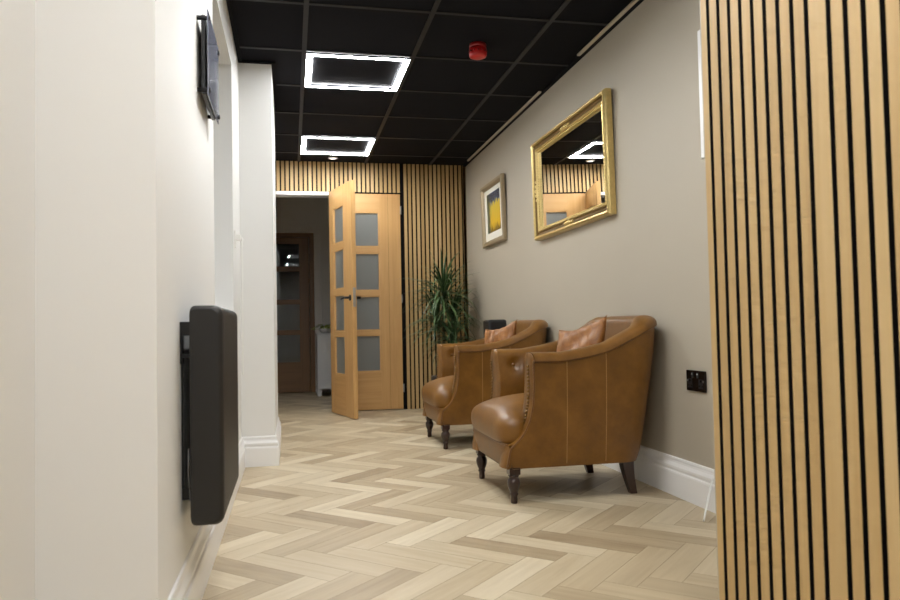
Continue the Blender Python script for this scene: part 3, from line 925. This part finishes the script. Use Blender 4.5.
# ------------------------------------------------------------------ upright black box behind the farther chair
t = thing('upright_box', 'upright black box with rounded corners behind the farther armchair', 'box', (1.497, 5.42, 0))
bx('box_body', M_plastic_black, t, (-0.070, 0.070, -0.09, 0.09, 0.02, 0.797), 0.02, 4)
bx('box_foot', M_blackmetal, t, (-0.06, 0.06, -0.08, 0.08, 0.0, 0.02))

# ------------------------------------------------------------------ plant in the corner
def plant():
    random.seed(21)
    t = thing('potted_dracaena', 'potted dracaena with thin arching dark green leaves in the slatted corner', 'plant', (1.33, 6.47, 0))
    p = MB(); p.lathe([(0.085, 0.0), (0.095, 0.01), (0.125, 0.28), (0.130, 0.29), (0.130, 0.32), (0.118, 0.32), (0.114, 0.27)], n=32); p.build('pot', M_cotto, t)
    MB().lathe([(0.112, 0.26), (0.113, 0.275), (0.02, 0.285)], n=24).build('soil', M_soil, t)
    heads = [((-0.01, 0.0), 1.10, (0.0, 0.0)), ((0.045, 0.02), 0.92, (0.04, 0.02)), ((-0.045, -0.02), 0.86, (-0.03, -0.03)), ((0.01, -0.04), 0.72, (0.03, -0.06))]
    lf = MB()
    for (x, y), top, (dx, dy) in heads:
        MB().tube([(x, y, 0.26), (x + dx * 0.4, y + dy * 0.4, (0.26 + top) / 2), (x + dx, y + dy, top)], [0.016, 0.014, 0.010], 10).build('cane', M_bark, t)
        n = 110 if top > 1 else 75
        for k in range(n):
            az = rnd(0, 2 * PI); el = math.radians(rnd(-10, 78)); L = rnd(0.30, 0.50) * (1.0 if top > 1 else 0.85); w = rnd(0.007, 0.013)
            d = Vector((math.cos(az) * math.cos(el), math.sin(az) * math.cos(el), math.sin(el)))
            s = Vector((-math.sin(az), math.cos(az), 0)); base = Vector((x + dx, y + dy, top - rnd(0, 0.16)))
            droop = rnd(0.4, 1.9); pos = base.copy(); rows = []; m = 8; tone = min(1, max(0, random.gauss(0.35, 0.25))); ok = True
            for q in range(m + 1):
                f = q / m; ww = w * (0.5 + 1.2 * f if f < 0.4 else 0.98 * (1 - f) / 0.6 + 0.02)
                nrm = s.cross(d).normalized()
                rows.append([pos - s * ww, pos - nrm * ww * 0.35, pos + s * ww])
                d = (d + Vector((0, 0, -droop * 0.16 * (0.4 + f)))).normalized(); pos = pos + d * (L / m)
                if pos.x + 1.33 > XR - 0.012 or pos.y + 6.47 > YE - 0.012: 
                    pos.x = min(pos.x, XR - 0.014 - 1.33); pos.y = min(pos.y, YE - 0.014 - 6.47)
            lf.grid(rows, 0, True, tone=tone)
    lf.build('foliage', M_leaf, t)
plant()

# ------------------------------------------------------------------ cabinet in the dim hall with a sprig of leaves on it
t = thing('white_cabinet', 'narrow white cabinet on short feet in the dim hall beyond the doors', 'cabinet', (0.53, 8.72, 0))
bx('carcass', M_cane_white, t, (-0.245, 0.245, -0.19, 0.19, 0.075, 0.69), 0.004)
bx('cabinet_top', M_cane_white, t, (-0.25, 0.25, -0.195, 0.195, 0.69, 0.708), 0.004)
for sx in (-1, 1):
    o = bx('cabinet_door', M_cane_white, t, (-0.24 if sx < 0 else 0.0015, -0.0015 if sx < 0 else 0.24, -0.206, -0.19, 0.085, 0.685), 0.002)
    MB().ball((sx * 0.03, -0.214, 0.42), 0.010, 10).build('knob', M_steel, o)
    for sy in (-1, 1):
        bx('foot', M_cane_white, t, (sx * 0.222 - 0.022, sx * 0.222 + 0.022, sy * 0.165 - 0.022, sy * 0.165 + 0.022, 0, 0.075))
random.seed(4)
t = thing('leafy_sprig', 'yellow green trailing plant in a low bowl on the white cabinet', 'plant', (0.39, 8.62, 0.708))
MB().lathe([(0.045, 0.0), (0.06, 0.01), (0.078, 0.05), (0.074, 0.05), (0.06, 0.02)], n=24).build('bowl', M_cane_white, t)
lf = MB()
for k in range(90):
    az = rnd(0, 2 * PI); R_ = rnd(0.02, 0.15); c0 = Vector((math.cos(az) * R_, math.sin(az) * R_ * 0.8, 0.055 + rnd(0, 0.045) - 0.02 * (R_ / 0.15)))
    d = Vector((math.cos(az + rnd(-.8, .8)), math.sin(az + rnd(-.8, .8)), rnd(-0.3, 0.5))).normalized(); s = d.cross(Vector((0, 0, 1))).normalized(); L = rnd(0.03, 0.055); w = L * 0.3
    rows = []
    for q in range(5):
        f = q / 4; ww = w * math.sin(PI * (0.08 + 0.9 * f)); pp = c0 + d * L * f + Vector((0, 0, -0.012 * f * f))
        rows.append([pp - s * ww, pp + Vector((0, 0, -ww * 0.3)), pp + s * ww])
    lf.grid(rows, 0, True, tone=rnd(0, 1))
lf.build('leaves', M_sprig, t)

# ------------------------------------------------------------------ world, camera, view
w = bpy.data.worlds.new('World'); S.world = w; w.use_nodes = True
w.node_tree.nodes['Background'].inputs[0].default_value = (0.02, 0.02, 0.022, 1)
w.node_tree.nodes['Background'].inputs[1].default_value = 0.3

F_PX, YAW, PITCH, ROLL = 747.8, 0.2104, 0.0358, -0.0197
cd = bpy.data.cameras.new('Camera'); cam = bpy.data.objects.new('Camera', cd); COL.objects.link(cam)
cd.sensor_fit = 'HORIZONTAL'; cd.sensor_width = 22.3; cd.lens = F_PX * 22.3 / 900; cd.clip_start = 0.02
fw = Vector((math.sin(YAW) * math.cos(PITCH), math.cos(YAW) * math.cos(PITCH), math.sin(PITCH)))
rt0 = Vector((math.cos(YAW), -math.sin(YAW), 0)); up0 = rt0.cross(fw)
rt = rt0 * math.cos(ROLL) + up0 * math.sin(ROLL); up = up0 * math.cos(ROLL) - rt0 * math.sin(ROLL)
cam.matrix_world = Matrix(((rt.x, up.x, -fw.x, 0), (rt.y, up.y, -fw.y, 0), (rt.z, up.z, -fw.z, H_CAM), (0, 0, 0, 1)))
cd.dof.use_dof = True; cd.dof.focus_distance = 4.0; cd.dof.aperture_fstop = 3.5
S.camera = cam
S.view_settings.view_transform = 'Standard'; S.view_settings.look = 'None'
S.view_settings.gamma = 1.0; S.view_settings.use_curve_mapping = False
S.view_settings.exposure = 0.08
